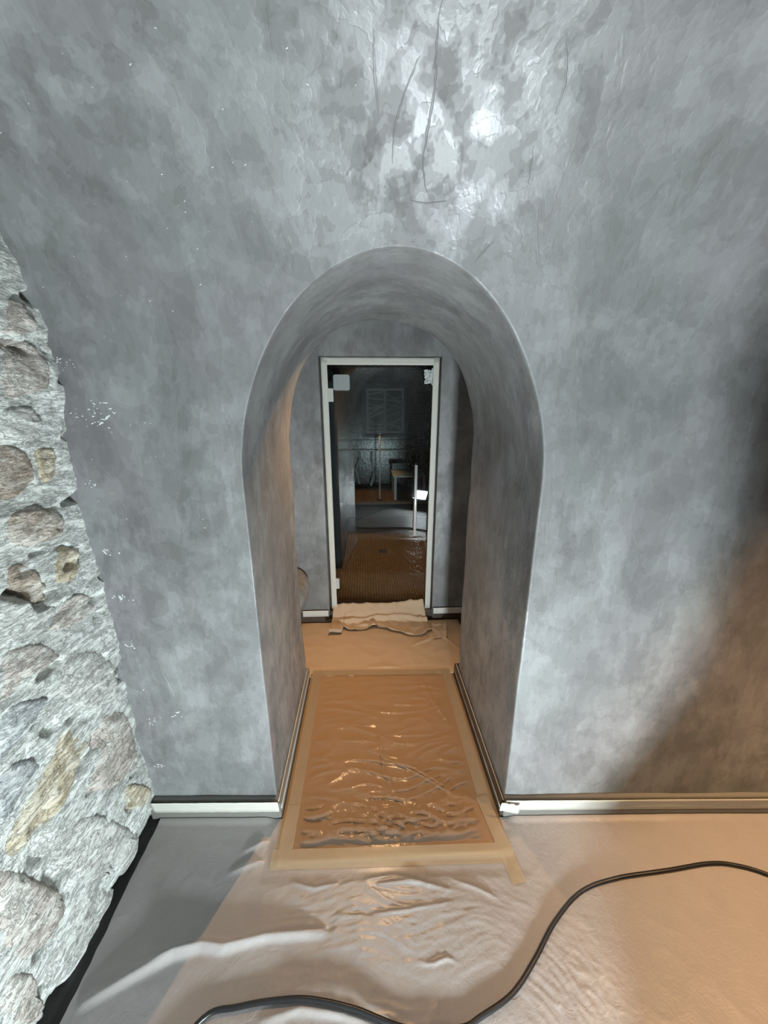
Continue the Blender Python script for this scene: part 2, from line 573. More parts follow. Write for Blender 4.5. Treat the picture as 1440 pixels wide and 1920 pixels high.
def build_stone_wall():
    ys = lin(-1.25, 0.4, 60)[:-1] + lin(0.4, 1.2, 240)
    zs = lin(0.028, 2.0, 500) + lin(2.0, 2.8, 30)[1:]
    def f(y, z):
        foot = 0.02 * (1 - smooth01(0.0, 0.10, z))
        return (SX + stone_surf(y, z) - foot, y, z)
    o = grid('wall_left', ys, zs, f, M['mortar'])
    return tag(o, 'rough natural stone wall with pale mortar joints', 'wall', kind='structure')


wall_left = build_stone_wall()
tag(box('wall_core_left', -1.2, SX - 0.06, -1.25, 1.35, 0.0, 2.8, M['mortar']), 'masonry core behind the stone face', 'wall', kind='structure')

STONES = [
    ('stone_pink', [(1.009, 1.738), (1.098, 1.738), (1.112, 1.647), (1.027, 1.611), (0.972, 1.617)]),
    ('stone_pale', [(0.962, 1.587), (1.037, 1.592), (1.07, 1.551), (1.042, 1.504), (0.94, 1.514)]),
    ('stone_brown', [(0.935, 1.498), (1.006, 1.481), (1.013, 1.432), (0.99, 1.377), (0.898, 1.378)]),
    ('stone_tan', [(1.029, 1.482), (1.092, 1.478), (1.085, 1.4), (1.032, 1.395)]),
    ('stone_brown', [(0.894, 1.33), (0.943, 1.343), (1.046, 1.322), (1.094, 1.266), (1.061, 1.227), (0.973, 1.236), (0.909, 1.257)]),
    ('stone_tan', [(1.049, 1.2), (1.101, 1.176), (1.094, 1.134), (1.048, 1.091), (0.995, 1.11), (1.002, 1.149)]),
    ('stone_brown', [(0.876, 1.224), (0.934, 1.208), (0.96, 1.14), (0.964, 1.092), (0.921, 1.084), (0.899, 1.136), (0.868, 1.175)]),
    ('stone_pale', [(0.827, 1.146), (0.898, 1.133), (0.915, 1.078), (0.978, 1.056), (0.928, 1.017), (0.831, 1.041), (0.798, 1.054)]),
    ('stone_pink', [(0.948, 1.031), (1.007, 1.065), (1.089, 1.038), (1.107, 0.964), (1.039, 0.959), (0.92, 1.003)]),
    ('stone_pink', [(0.794, 1.038), (0.899, 0.999), (0.937, 0.917), (0.875, 0.921), (0.798, 0.936), (0.758, 0.923)]),
    ('stone_grey', [(0.755, 0.911), (0.884, 0.847), (0.843, 0.817), (0.794, 0.796), (0.739, 0.788), (0.717, 0.789)]),
    ('stone_pale', [(0.949, 0.899), (1.067, 0.852), (1.143, 0.693), (1.132, 0.582), (1.007, 0.658), (0.921, 0.755), (0.899, 0.847)]),
    ('stone_tan', [(0.902, 0.728), (0.978, 0.62), (0.968, 0.549), (0.858, 0.487), (0.739, 0.513), (0.683, 0.548), (0.712, 0.608), (0.835, 0.673)]),
    ('stone_pink', [(1.027, 0.617), (1.13, 0.538), (1.153, 0.38), (1.117, 0.267), (0.981, 0.343), (0.917, 0.45), (0.984, 0.522)]),
    ('stone_tan', [(1.044, 0.304), (1.131, 0.197), (1.153, 0.102), (1.072, 0.145), (1.02, 0.236)]),
    ('stone_pale', [(0.752, 0.485), (0.9, 0.387), (0.99, 0.208), (1.035, 0.052), (0.941, 0.025), (0.795, 0.258), (0.74, 0.418)]),
    ('stone_pink', [(0.643, 0.547), (0.712, 0.426), (0.761, 0.267), (0.702, 0.188), (0.609, 0.275), (0.586, 0.364)]),
    ('stone_pale', [(0.78, 0.239), (0.897, 0.041), (0.842, 0.003), (0.715, 0.002), (0.641, 0.085), (0.642, 0.199), (0.714, 0.161)]),
    ('stone_pink', [(0.574, 0.322), (0.623, 0.232), (0.628, 0.067), (0.6, 0.064), (0.543, 0.222)]),
    ('stone_grey', [(0.711, 0.77), (0.787, 0.73), (0.813, 0.681), (0.715, 0.646), (0.672, 0.641)]),
    ('stone_pink', [(1.039, 1.835), (1.073, 1.831), (1.1, 1.77), (1.015, 1.756)]),
    ('stone_brown', [(0.408, 1.75), (0.371, 1.81), (0.277, 1.831), (0.179, 1.79), (0.186, 1.715), (0.275, 1.672), (0.367, 1.692)]),
    ('stone_pale', [(0.138, 1.45), (0.109, 1.531), (-0.012, 1.533), (-0.09, 1.492), (-0.105, 1.404), (-0.011, 1.37), (0.105, 1.373)]),
    ('stone_pink', [(0.35, 1.2), (0.312, 1.25), (0.224, 1.279), (0.158, 1.229), (0.149, 1.167), (0.226, 1.121), (0.314, 1.145)]),
    ('stone_grey', [(-0.116, 1.1), (-0.178, 1.169), (-0.282, 1.178), (-0.35, 1.142), (-0.358, 1.058), (-0.277, 1.013), (-0.155, 1.034)]),
    ('stone_pale', [(0.015, 0.75), (-0.024, 0.812), (-0.126, 0.84), (-0.2, 0.787), (-0.219, 0.717), (-0.121, 0.674), (-0.019, 0.682)]),
    ('stone_brown', [(0.231, 0.35), (0.199, 0.4), (0.133, 0.416), (0.06, 0.381), (0.065, 0.318), (0.134, 0.291), (0.214, 0.296)]),
    ('stone_pink', [(-0.274, 1.6), (-0.316, 1.681), (-0.428, 1.683), (-0.515, 1.636), (-0.512, 1.552), (-0.426, 1.522), (-0.33, 1.535)]),
    ('stone_tan', [(-0.209, 0.45), (-0.275, 0.514), (-0.384, 0.539), (-0.456, 0.485), (-0.45, 0.413), (-0.379, 0.368), (-0.28, 0.378)]),
    ('stone_grey', [(0.648, 2.0), (0.608, 2.061), (0.524, 2.073), (0.439, 2.033), (0.463, 1.967), (0.531, 1.927), (0.612, 1.933)]),
    ('stone_pale', [(-0.537, 0.9), (-0.622, 0.977), (-0.731, 0.994), (-0.822, 0.951), (-0.817, 0.859), (-0.735, 0.793), (-0.592, 0.82)]),
]

def build_stone(mat, poly, i):
    P = catmull([(y, z, 0) for y, z in poly], 6, True)
    n = len(P)
    c = sum(P, Vector()) / n
    size = max((p - c).length for p in P)
    RN = 14
    verts = []; faces = []
    rel = 0.004 + 0.005 * N(i * 3.7, 1.3)
    ty, tz = 0.10 * N(i * 1.7, 8.1), 0.10 * N(i * 2.9, 4.4)
    for k in range(RN + 1):
        q = k / RN
        for p in P:
            d = p - c
            jr = 1 + 0.10 * N(p.x * 30, p.y * 30, i) * q
            x_, y_ = c.x + d.x * q * jr, c.y + d.y * q * jr
            base = SX + stone_surf(x_, y_)
            prof = rel * (1 - q ** 3) - 0.012 * smooth01(0.74, 1.0, q)
            rough = fb(x_ * 18 + i, y_ * 40, i * 1.3, 4) * 0.0055
            strat = (1 - abs(N(x_ * 8 + i, y_ * 34 + x_ * 3, i * 2.1))) ** 3 * 0.006
            h = prof + (rough + strat) * (1 - smooth01(0.9, 1.0, q)) + ty * (x_ - c.x) + tz * (y_ - c.y)
            verts.append((base * 0.75 + (SX + 0.035 * smooth01(1.25, 1.9, y_)) * 0.25 + h + 0.003, x_, y_))
    for k in range(RN):
        for j in range(n):
            j2 = (j + 1) % n
            faces.append((k * n + j, k * n + j2, (k + 1) * n + j2, (k + 1) * n + j))
    return mk('stone', verts, faces, M[mat], wall_left)


for i, (m_, poly) in enumerate(STONES): build_stone(m_, poly, i)

# white plaster flecks beside the stone wall -----------------------------------
def flecks():
    verts = []; faces = []
    rnd = random.Random(3)
    cl = [(-0.775, 1.562, 0.035, 40), (-0.828, 1.70, 0.015, 14), (-0.828, 1.36, 0.012, 12), (-0.825, 1.14, 0.012, 16), (-0.822, 0.98, 0.014, 16),
          (-0.82, 0.80, 0.014, 12), (-0.81, 0.60, 0.018, 10), (-0.80, 0.47, 0.022, 22), (-0.82, 0.25, 0.014, 10), (-0.70, 0.50, 0.03, 5),
          (-0.55, 1.95, 0.25, 50), (-0.4, 2.1, 0.3, 45), (-0.6, 1.4, 0.2, 40), (0.05, 1.99, 0.2, 14)]
    for cx, cz, r, n in cl:
        for _ in range(n):
            x, z = cx + rnd.gauss(0, r), cz + rnd.gauss(0, r * 0.6)
            if x < -0.85 or z < 0.12 or z > 2.3: continue
            if abs(x - AX) < AH + 0.02 and z < AT + 0.02: continue
            s = rnd.uniform(0.0006, 0.0022) * (1.3 if r < 0.05 else 0.75)
            el = rnd.uniform(0.8, 4.0); an = rnd.uniform(-0.9, 0.9)
            c, nv = wall_pt(x, z, 0.0)
            up = Vector((0, 0, 1)) - nv * nv.z; up.normalize(); sd = nv.cross(up)
            b = len(verts)
            for k in range(6):
                a = k * math.pi / 3
                u, v = math.cos(a) * s * el, math.sin(a) * s
                u, v = u * math.cos(an) - v * math.sin(an), u * math.sin(an) + v * math.cos(an)
                j = 1 + rnd.uniform(-0.3, 0.3)
                verts.append(c + sd * u * j + up * v * j + nv * -0.0006)
            verts.append(c + nv * s * 0.7)
            for k in range(6): faces.append((b + k, b + (k + 1) % 6, b + 6))
    o = mk('plaster_splatter', verts, faces, M['fleck'], wall_front)
    tag(o, 'white plaster flecks spattered on grey wall', kind='stuff')


flecks()
for k, (pts, wd, hg) in enumerate((
        ([(0.131, 2.228), (0.131, 2.187), (0.136, 2.165), (0.131, 2.12), (0.127, 2.079), (0.145, 2.035)], 0.0040, 0.0016),
        ([(0.104, 2.187), (0.079, 2.152), (0.064, 2.117), (0.063, 2.079)], 0.0035, 0.0012),
        ([(0.309, 1.966), (0.287, 1.945), (0.27, 1.926)], 0.004, 0.0015),
        ([(0.35, 2.103), (0.356, 2.065), (0.358, 2.036)], 0.004, 0.0012),
        ([(0.022, 2.205), (0.024, 2.175), (0.033, 2.132)], 0.004, 0.0012),
        ([(0.349, 2.204), (0.374, 2.167), (0.374, 2.135)], 0.004, 0.0012),
        ([(0.717, 1.606), (0.725, 1.531), (0.729, 1.461)], 0.0022, 0.0009),
        ([(-0.727, 0.687), (-0.711, 0.63), (-0.701, 0.572)], 0.0025, 0.0018),
        ([(-0.151, 2.223), (-0.152, 2.202), (-0.153, 2.183)], 0.004, 0.001),
        ([(0.106, 2.031), (0.142, 2.027), (0.187, 2.031)], 0.003, 0.0012),
        ([(0.396, 2.02), (0.409, 1.978), (0.438, 1.91)], 0.003, 0.001))):
    ridge(pts, wd, hg, k)

# ------------------------------------------------------------------ lobby behind the passage
LY, LXL, LXR, LZ = 2.53, -0.52, 0.735, 2.25
DX0, DX1, DZ1 = -0.292, 0.487, 1.876


def lobby():
    v = []; f = []
    def q(*p):
        b = len(v); v.extend(p); f.append(tuple(range(b, b + len(p))))
    def panel(x0, x1, z0, z1, y=LY): q((x0, y, z0), (x1, y, z0), (x1, y, z1), (x0, y, z1))
    panel(LXL - 0.05, DX0, 0, LZ + 0.05); panel(DX1, LXR + 0.05, 0, LZ + 0.05); panel(DX0, DX1, DZ1, LZ + 0.05)
    q((DX0, LY, 0), (DX0, LY, DZ1), (DX0, 2.76, DZ1), (DX0, 2.76, 0))
    q((DX1, LY, 0), (DX1, 2.76, 0), (DX1, 2.76, DZ1), (DX1, LY, DZ1))
    q((DX0, LY, DZ1), (DX1, LY, DZ1), (DX1, 2.76, DZ1), (DX0, 2.76, DZ1))
    panel(-0.95, DX0, 0, 2.6, 2.76); panel(DX1, 1.5, 0, 2.6, 2.76); panel(DX0, DX1, DZ1, 2.6, 2.76)
    tag(mk('wall_lobby_back', v, f, M['plaster'], smooth=False), 'grey plaster wall around the glass door', 'wall', kind='structure')


lobby()
tag(box('wall_lobby_left', LXL - 0.1, LXL, PB - 0.005, LY + 0.02, 0, LZ + 0.05, M['plaster']), 'grey plaster side wall left of the glass door', 'wall', kind='structure')
tag(box('wall_lobby_right', LXR, LXR + 0.1, PB - 0.005, LY + 0.02, 0, LZ + 0.05, M['plaster']), 'grey plaster side wall right of the glass door, in shade', 'wall', kind='structure')
tag(box('ceiling_lobby', LXL - 0.1, LXR + 0.1, PB - 0.005, LY + 0.02, LZ, LZ + 0.1, M['plaster']), 'grey plaster ceiling of the small lobby', 'ceiling', kind='structure')

# rounded corbel bulging from the left lobby wall
def corbel():
    verts = []; faces = []
    prof = [(0.44, 0.0), (0.447, 0.02), (0.44, 0.045), (0.415, 0.07), (0.38, 0.086), (0.34, 0.09), (0.30, 0.082), (0.24, 0.06), (0.18, 0.036), (0.13, 0.014), (0.11, 0.0)]
    prof = catmull([(a, b, 0) for a, b in prof], 5)
    K = 20
    for p in prof:
        for k in range(K + 1):
            a = math.pi * k / K
            verts.append((LXL + 1.25 * max(0, p.y) * (math.sin(a) ** 0.45 if 0 < a < math.pi else 0), 2.36 - 0.16 * math.cos(a), p.x))
    n = K + 1
    for i in range(len(prof) - 1):
        for k in range(K): faces.append((i * n + k, i * n + k + 1, (i + 1) * n + k + 1, (i + 1) * n + k))
    o = mk('plaster_corbel', verts, faces, M['plaster'])
    tag(o, 'rounded brown-lit plaster corbel tapering down beside the lobby baseboard', 'corbel')


corbel()

# baseboards ----------------------------------------------------------------------
def skewed(o):
    for v in o.data.vertices: v.co.y += SKEW * v.co.x
    return o


def board(name, x0, x1, y0, y1, h, label, mat='base_grey'):
    return tag(box(name, x0, x1, y0, y1, 0.0, h, M[mat], bev=0.002), label, 'baseboard', kind='structure')


BD = 0.016
skewed(board('baseboard_front_left', SX + 0.0, AX - AH + 0.004, WY - BD, WY + 0.02, 0.100, 'grey baseboard left of the arch'))
skewed(board('baseboard_front_right', AX + AH - 0.004, XR, WY - BD, WY + 0.02, 0.100, 'grey baseboard right of the arch'))
board('baseboard_passage_left', AX - AH - 0.03, AX - AH + BD, WY - BD + 0.016, PB + 0.01, 0.080, 'dark baseboard along the left passage side', 'base_grey')
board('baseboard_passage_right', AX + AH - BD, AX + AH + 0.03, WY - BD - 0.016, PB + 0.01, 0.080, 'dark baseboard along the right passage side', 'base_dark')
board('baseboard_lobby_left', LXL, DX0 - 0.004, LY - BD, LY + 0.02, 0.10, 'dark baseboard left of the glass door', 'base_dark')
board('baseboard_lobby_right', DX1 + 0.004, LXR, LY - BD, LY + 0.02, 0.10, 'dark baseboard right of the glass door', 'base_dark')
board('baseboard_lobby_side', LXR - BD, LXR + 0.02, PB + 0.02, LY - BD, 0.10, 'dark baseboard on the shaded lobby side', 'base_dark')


# ------------------------------------------------------------------ tape strips
def strip(name, p0, p1, across, normal, width, mat, label, lift=0.0015, seg=40, wav=0.0015, seed=0, group=None, lean=0.0, thick=0.0012):
    p0 = Vector(p0); p1 = Vector(p1); across = Vector(across).normalized(); normal = Vector(normal).normalized()
    us = lin(0, 1, seg); vs_ = lin(0, 1, 5)
    def f(u, v):
        a = p0.lerp(p1, u)
        e = wav * N(u * 7 + seed, v * 1.5, seed)
        edge = 0.0012 * N(u * 40, 7.0 * round(v), seed) if v in (0.0, 1.0) else 0
        return a + across * (width * v + edge) + normal * (lift + abs(e) + lean * v * v)
    o = grid(name, us, vs_, f, mat)
    solid(o, thick, 1.0)
    return tag(o, label, 'tape', group)


G = 'strips of masking tape'
# on the front baseboards: upper edge leans away from the wall
skewed(strip('masking_tape', (SX + 0.012, WY - BD, 0.040), (AX - AH + 0.010, WY - BD, 0.040), (0, 0, 1), (0, -1, 0), 0.066, M['tape_white'], 'white tape on the front baseboard left of the arch', seed=1, lean=0.012, group=G))
skewed(strip('masking_tape', (AX + AH - 0.004, WY - BD, 0.040), (2.4, WY - BD, 0.040), (0, 0, 1), (0, -1, 0), 0.066, M['tape_white'], 'long white tape on the front baseboard right of the arch', seed=2, lean=0.012, group=G, seg=80))
# torn end by the right jamb
skewed(strip('masking_tape', (AX + AH - 0.03, WY - BD - 0.016, 0.062), (AX + AH + 0.045, WY - BD - 0.016, 0.044), (0.15, 0, 1), (0, -1, 0.1), 0.045, M['tape_white'], 'short folded white tape end at the right arch corner', seed=9, wav=0.012, group=G, seg=14))
# on the passage baseboards
strip('masking_tape', (AX - AH + BD, WY + 0.006, 0.040), (AX - AH + BD, PB, 0.040), (-0.25, 0, 1), (1, 0, 0.25), 0.045, M['tape_white'], 'pale tape along the left passage baseboard', seed=3, group=G)
strip('masking_tape', (AX + AH - BD, WY - 0.03, 0.040), (AX + AH - BD, PB, 0.040), (0.25, 0, 1), (-1, 0, 0.25), 0.045, M['tape_white'], 'pale tape along the right passage baseboard', seed=4, group=G)
# on the lobby baseboards
strip('masking_tape', (LXL + 0.03, LY - BD, 0.052), (DX0 - 0.006, LY - BD, 0.052), (0, 0, 1), (0, -1, 0), 0.05, M['tape_white'], 'tape on the lobby baseboard left of the door', seed=5, group=G)
strip('masking_tape', (DX1 + 0.006, LY - BD, 0.052), (LXR - 0.012, LY - BD, 0.052), (0, 0, 1), (0, -1, 0), 0.05, M['tape_white'], 'tape on the lobby baseboard right of the door', seed=6, group=G)
strip('masking_tape', (LXR - BD, LY - BD, 0.052), (LXR - BD, PB + 0.03, 0.052), (0, 0, 1), (-1, 0, 0), 0.05, M['tape_white'], 'tape on the shaded side baseboard of the lobby', seed=7, group=G)

# ------------------------------------------------------------------ floor coverings
def ridge_h(x, y, pts, w_, h_):
    best = 1e9; tb = 0
    n = len(pts) - 1
    for i in range(n):
        ax, ay = pts[i]; bx, by = pts[i + 1]
        dx, dy = bx - ax, by - ay; L2 = dx * dx + dy * dy
        t = max(0, min(1, ((x - ax) * dx + (y - ay) * dy) / L2))
        d = math.hypot(x - ax - t * dx, y - ay - t * dy)
        if d < best: best = d; tb = (i + t) / n
    if best > 3 * w_: return 0.0
    return h_ * math.exp(-(best / w_) ** 2) * (0.25 + 0.75 * math.sin(math.pi * min(1, max(0, tb))) ** 0.7)


FOLDS = [([(-0.80, 0.655), (-0.70, 0.70), (-0.60, 0.743), (-0.52, 0.757), (-0.455, 0.748), (-0.33, 0.767), (-0.16, 0.772)], 0.012, 0.022),
         ([(-0.80, 0.70), (-0.66, 0.735), (-0.55, 0.75)], 0.010, 0.008),
         ([(-0.47, 0.99), (-0.40, 1.02), (-0.33, 1.01)], 0.008, 0.007),
         ([(-0.50, 0.93), (-0.42, 0.955), (-0.34, 0.965)], 0.008, 0.006),
         ([(-0.02, 0.90), (0.08, 0.912), (0.17, 0.885), (0.26, 0.86)], 0.006, 0.006),
         ([(0.02, 0.885), (0.12, 0.89), (0.2, 0.87)], 0.005, 0.004),
         ([(0.0, 0.805), (0.12, 0.81), (0.25, 0.825)], 0.005, 0.004),
         ([(0.28, 0.89), (0.36, 0.86), (0.42, 0.83)], 0.005, 0.004),
         ([(-0.28, 0.90), (-0.2, 0.88), (-0.12, 0.89)], 0.005, 0.004),
         ([(0.13, 0.69), (0.18, 0.685), (0.22, 0.695), (0.25, 0.685)], 0.004, 0.004),
         ([(-0.30, 0.60), (-0.20, 0.617), (-0.08, 0.60), (0.04, 0.565)], 0.010, 0.008)]


def sheet_h(x, y):
    h = 0.004
    # fine crushed wrinkles in front of the taped patch and under the cable
    m1 = math.exp(-((x - 0.08) / 0.42) ** 2 - ((y - 0.80) / 0.13) ** 2)
    m2 = math.exp(-((x - 0.55) / 0.16) ** 2 - ((y - 0.62) / 0.12) ** 2)
    m3 = math.exp(-((x + 0.15) / 0.35) ** 2 - ((y - 0.56) / 0.05) ** 2)
    wx = x + 0.05 * N(x * 4, y * 4, 2.0); wy = y + 0.05 * N(x * 4, y * 4, 5.0)
    ang = 0.35 * (x - 0.1)
    u = wx * math.cos(ang) - wy * math.sin(ang); v = wx * math.sin(ang) + wy * math.cos(ang)
    r1 = (1 - abs(N(u * 9, v * 40, 1.0))) ** 4
    r2 = (1 - abs(N(u * 26, v * 60, 4.0))) ** 3
    h += m1 * (0.0018 * r1 + 0.0013 * r2)
    u2 = wx * 0.75 + wy * 0.66; v2 = -wx * 0.66 + wy * 0.75
    h += m2 * (0.0026 * (1 - abs(N(u2 * 40, v2 * 16, 6.0))) ** 4 + 0.0012 * (1 - abs(N(u2 * 80, v2 * 34, 8.0))) ** 3)
    h += m3 * 0.004 * (1 - abs(N(wx * 16, wy * 40, 3.0))) ** 2
    h += 0.0012 * (1 - abs(N(wx * 9, wy * 9, 7.0))) ** 3
    h += 0.004 * max(0, N(x * 2.2, y * 2.2, 12.0))
    for p, w_, hh in FOLDS: h += ridge_h(x, y, p, w_, hh)
    k = smooth01(0.885, 0.925, y) * smooth01(-0.42, -0.38, x) * (1 - smooth01(0.54, 0.58, x))
    h = h * (1 - k) + 0.003 * k
    # lifts a little against the baseboard
    h += 0.006 * (1 - k) * smooth01(WY - BD - 0.03, WY - BD - 0.002, y)
    return h


def dust_sheet():
    xs = lin(SX + 0.034, 1.5, 420) + lin(1.5, 2.6, 50)[1:]
    ys = lin(-1.05, 0.45, 50)[:-1] + lin(0.45, WY - BD - 0.003, 150)
    x_edge = SX + 0.034
    def f(x, y):
        xx = x + (0.006 * N(y * 6, 2.0) + 0.004 * N(y * 23, 4.0)) * (1 - smooth01(x_edge, x_edge + 0.08, x)) 
        yy = y + SKEW * x * smooth01(0.75, 1.05, y)
        return (xx, yy, sheet_h(x, y))
    o = grid('dust_sheet', xs, ys, f, M['sheet'])
    tag(o, 'milky plastic dust sheet with long folds spread over the front floor', 'sheet')


dust_sheet()

# brown cover paper in the passage and the clear film over it
PX0, PX1 = AX - AH + BD + 0.004, AX + AH - BD - 0.004
PY0, PY1 = 0.955, 1.945
def cover():
    def f(u, v): return (PX0 + (PX1 - PX0) * u, PY0 + (PY1 - PY0) * v, 0.0052 + 0.0006 * N(u * 8, v * 9, 3.0))
    o = grid('cover_paper', lin(0, 1, 40), lin(0, 1, 60), f, M['mat_brown'])
    solid(o, 0.001, -1.0)
    tag(o, 'brown cover paper on the passage floor under clear film', 'paper')
    FX0, FX1, FY0, FY1 = AX - 0.40, AX + 0.395, 0.985, 1.935
    def g(u, v):
        x = FX0 + (FX1 - FX0) * u; y = FY0 + (FY1 - FY0) * v
        wx = x + 0.06 * N(x * 3, y * 3, 1.0); wy = y + 0.05 * N(x * 3, y * 3, 4.0)
        e = smooth01(0.045, 0.10, u) * (1 - smooth01(0.90, 0.955, u)) * smooth01(0.018, 0.05, v) * (1 - smooth01(0.94, 0.985, v))
        near = math.exp(-((y - 1.07) / 0.09) ** 2)
        h = 0.0045 * (1 - abs(N(wx * 6, wy * 20, 9.0))) ** 4 + 0.0011 * (1 - abs(N(wx * 15, wy * 40, 2.0))) ** 4
        # crumpled swirl near the front edge
        a = math.hypot(x - 0.06, (y - 1.08) * 1.2); th = math.atan2(y - 1.08, x - 0.06)
        h += near * (0.0055 * (1 - abs(N(wx * 13 + 2 * math.sin(th * 1.0), wy * 15, 5.0))) ** 3 + 0.002 * (1 - abs(N(wx * 34, wy * 30, 6.0))) ** 2)
        h += 0.003 * math.exp(-(a / 0.10) ** 2) * (1 + math.sin(a * 130 - th * 2))
        h += ridge_h(x, y, [(0.04, 1.72), (0.05, 1.45), (0.06, 1.30), (0.10, 1.20)], 0.007, 0.006)
        h += ridge_h(x, y, [(0.06, 1.36), (0.2, 1.3), (0.34, 1.2)], 0.006, 0.006)
        h += ridge_h(x, y, [(0.30, 1.9), (0.35, 1.7), (0.42, 1.5)], 0.006, 0.005)
        h += ridge_h(x, y, [(0.12, 1.33), (0.26, 1.24), (0.36, 1.16)], 0.005, 0.005)
        base = 0.0066
        return (x, y, base + h * (0.02 + 0.98 * e))
    o = grid('clear_film', lin(0, 1, 190), lin(0, 1, 240), g, M['film'])
    tag(o, 'wrinkled clear plastic film taped down in the passage', 'film')


cover()
GF = 'cream tape framing the passage film'


def floor_tape(p0, p1, width, label, seed, lay=0.0, wav=0.0008):
    a = Vector((p0[0], p0[1], 0)); b = Vector((p1[0], p1[1], 0)); d = (b - a).normalized(); side = Vector((-d.y, d.x, 0))
    L = (b - a).length
    def ground(x, y):
        k = smooth01(PY0 - 0.012, PY0 + 0.004, y) * (1 - smooth01(1.955, 1.965, y))
        return max(sheet_h(x, y) if y < 1.09 else 0.0, 0.0072 * k, 0.0068 * smooth01(1.90, 1.93, y))
    def f(u, v):
        q = a + d * (L * u) + side * (width * (v - 0.5) + (0.0012 * N(u * 40, 7.0 * v, seed) if v in (0.0, 1.0) else 0))
        return (q.x, q.y, ground(q.x, q.y) + 0.0008 + lay + wav * abs(N(u * 9, v * 2, seed)))
    o = grid('floor_tape', lin(0, 1, max(8, int(L / 0.012))), lin(0, 1, 7), f, M['tape_cream'])
    tag(o, label, 'tape', GF)


floor_tape((PX0 + 0.036, 0.95), (PX0 + 0.038, 1.16), 0.05, 'cream tape, front length of the left film border', 11, 0.0010)
floor_tape((PX0 + 0.038, 1.14), (PX0 + 0.040, 1.95), 0.05, 'cream tape running along the left border of the film', 12)
floor_tape((PX1 - 0.040, 1.14), (PX1 - 0.040, 1.95), 0.05, 'cream tape running along the right border of the film', 13)
floor_tape((PX1 - 0.048, 1.16), (PX1 - 0.004, 0.86), 0.05, 'crooked cream tape end past the right front film corner', 14, 0.0018, 0.003)
floor_tape((PX0 - 0.01, 0.972), (PX1 + 0.01, 0.955), 0.062, 'cream tape across the front edge of the film', 15, 0.0004)
floor_tape((PX0 + 0.01, 1.950), (PX1 - 0.015, 1.925), 0.05, 'cream tape across the far edge of the film', 16, 0.0004)

# lobby kraft paper -------------------------------------------------------------
def lobby_papers():
    def f(u, v):
        x = LXL + 0.02 + (LXR - 0.05 - LXL - 0.02) * u; y = 1.915 + (2.500 - 1.915) * v
        h = 0.005 + 0.002 * (1 - abs(N(x * 9, y * 9, 2.0))) ** 3 + 0.0015 * N(x * 5, y * 5, 1.0)
        h += ridge_h(x, y, [(0.45, 2.42), (0.55, 2.25), (0.68, 2.02)], 0.010, 0.010)
        h += ridge_h(x, y, [(0.0, 1.99), (0.2, 1.985)], 0.008, 0.006)
        h += ridge_h(x, y, [(0.3, 2.2), (0.42, 2.26), (0.47, 2.36)], 0.008, 0.007)
        return (x, y, h)
    o = grid('kraft_paper', lin(0, 1, 120), lin(0, 1, 70), f, M['kraft'])
    solid(o, 0.001, -1.0)
    tag(o, 'large tan kraft paper sheet covering the lobby floor', 'paper')

    # crumpled sheet climbing the door threshold
    def edge_near(u):
        if u < 0.13: return 2.315
        return 2.385 + 0.010 * math.sin(u * 17) + 0.012 * N(u * 7, 3.0) - 0.11 * smooth01(0.5, 0.86, u) + 0.08 * smooth01(0.86, 1.0, u)
    def g(u, v):
        far = 2.600 - 0.01 * N(u * 6, 9.0)
        near = edge_near(u)
        x = -0.262 + 0.68 * u + 0.05 * (1 - v) * (u - 0.35) * 1.4
        y = near + (far - near) * v
        h = 0.014 + 0.078 * smooth01(2.475, 2.56, y)
        h += 0.012 * (1 - abs(N(x * 10, y * 16, 5.0))) ** 3
        h += 0.026 * math.exp(-((y - 2.485 - 0.012 * math.sin(x * 9) - 0.01 * N(x * 14, 3.3)) / 0.016) ** 2)
        h += 0.018 * ridge_h(x, y, [(-0.05, 2.44), (0.05, 2.40), (0.10, 2.34)], 0.014, 1.0)
        h += (0.024 + 0.02 * smooth01(0.24, 0.33, x)) * math.exp(-((y - 2.572 - 0.006 * N(x * 9, 1.0)) / 0.018) ** 2)
        if v < 0.12:
            c = (0.12 - v) / 0.12
            k = 1.0 if u < 0.13 else 0.6 * max(0, N(u * 11, 2.0)) + 0.15
            h += 0.034 * math.sin(min(1.0, c) * 2.2) * k
            y += 0.022 * c * c * k
        return (x, y, h)
    o = grid('threshold_paper', lin(0, 1, 90), lin(0, 1, 60), g, M['kraft'])
    solid(o, 0.0012, 1.0)
    tag(o, 'crumpled tan paper with curled torn edge over the door threshold', 'paper')

    def g2(u, v):
        x = 0.452 + 0.10 * u + 0.02 * v; y = 2.25 + 0.20 * v + 0.05 * u * (1 - v) - 0.03 * u
        h = 0.011 + 0.010 * (1 - abs(N(x * 12, y * 12, 3.0))) ** 2 + 0.03 * max(0, u - 0.8) * 3 * (0.3 + 0.7 * v)
        return (x, y, h + 0.02 * smooth01(2.46, 2.5, y))
    o = grid('paper_scrap', lin(0, 1, 30), lin(0, 1, 30), g2, M['kraft'])
    solid(o, 0.0012, 1.0)
    tag(o, 'small tan paper flap lifting beside the right door jamb', 'paper')


lobby_papers()
tag(box('trim_threshold', DX0, DX1, LY + 0.012, 2.70, 0.0, 0.075, M['base_dark'], bev=0.004), 'dark threshold step under the glass door', 'threshold', kind='structure')

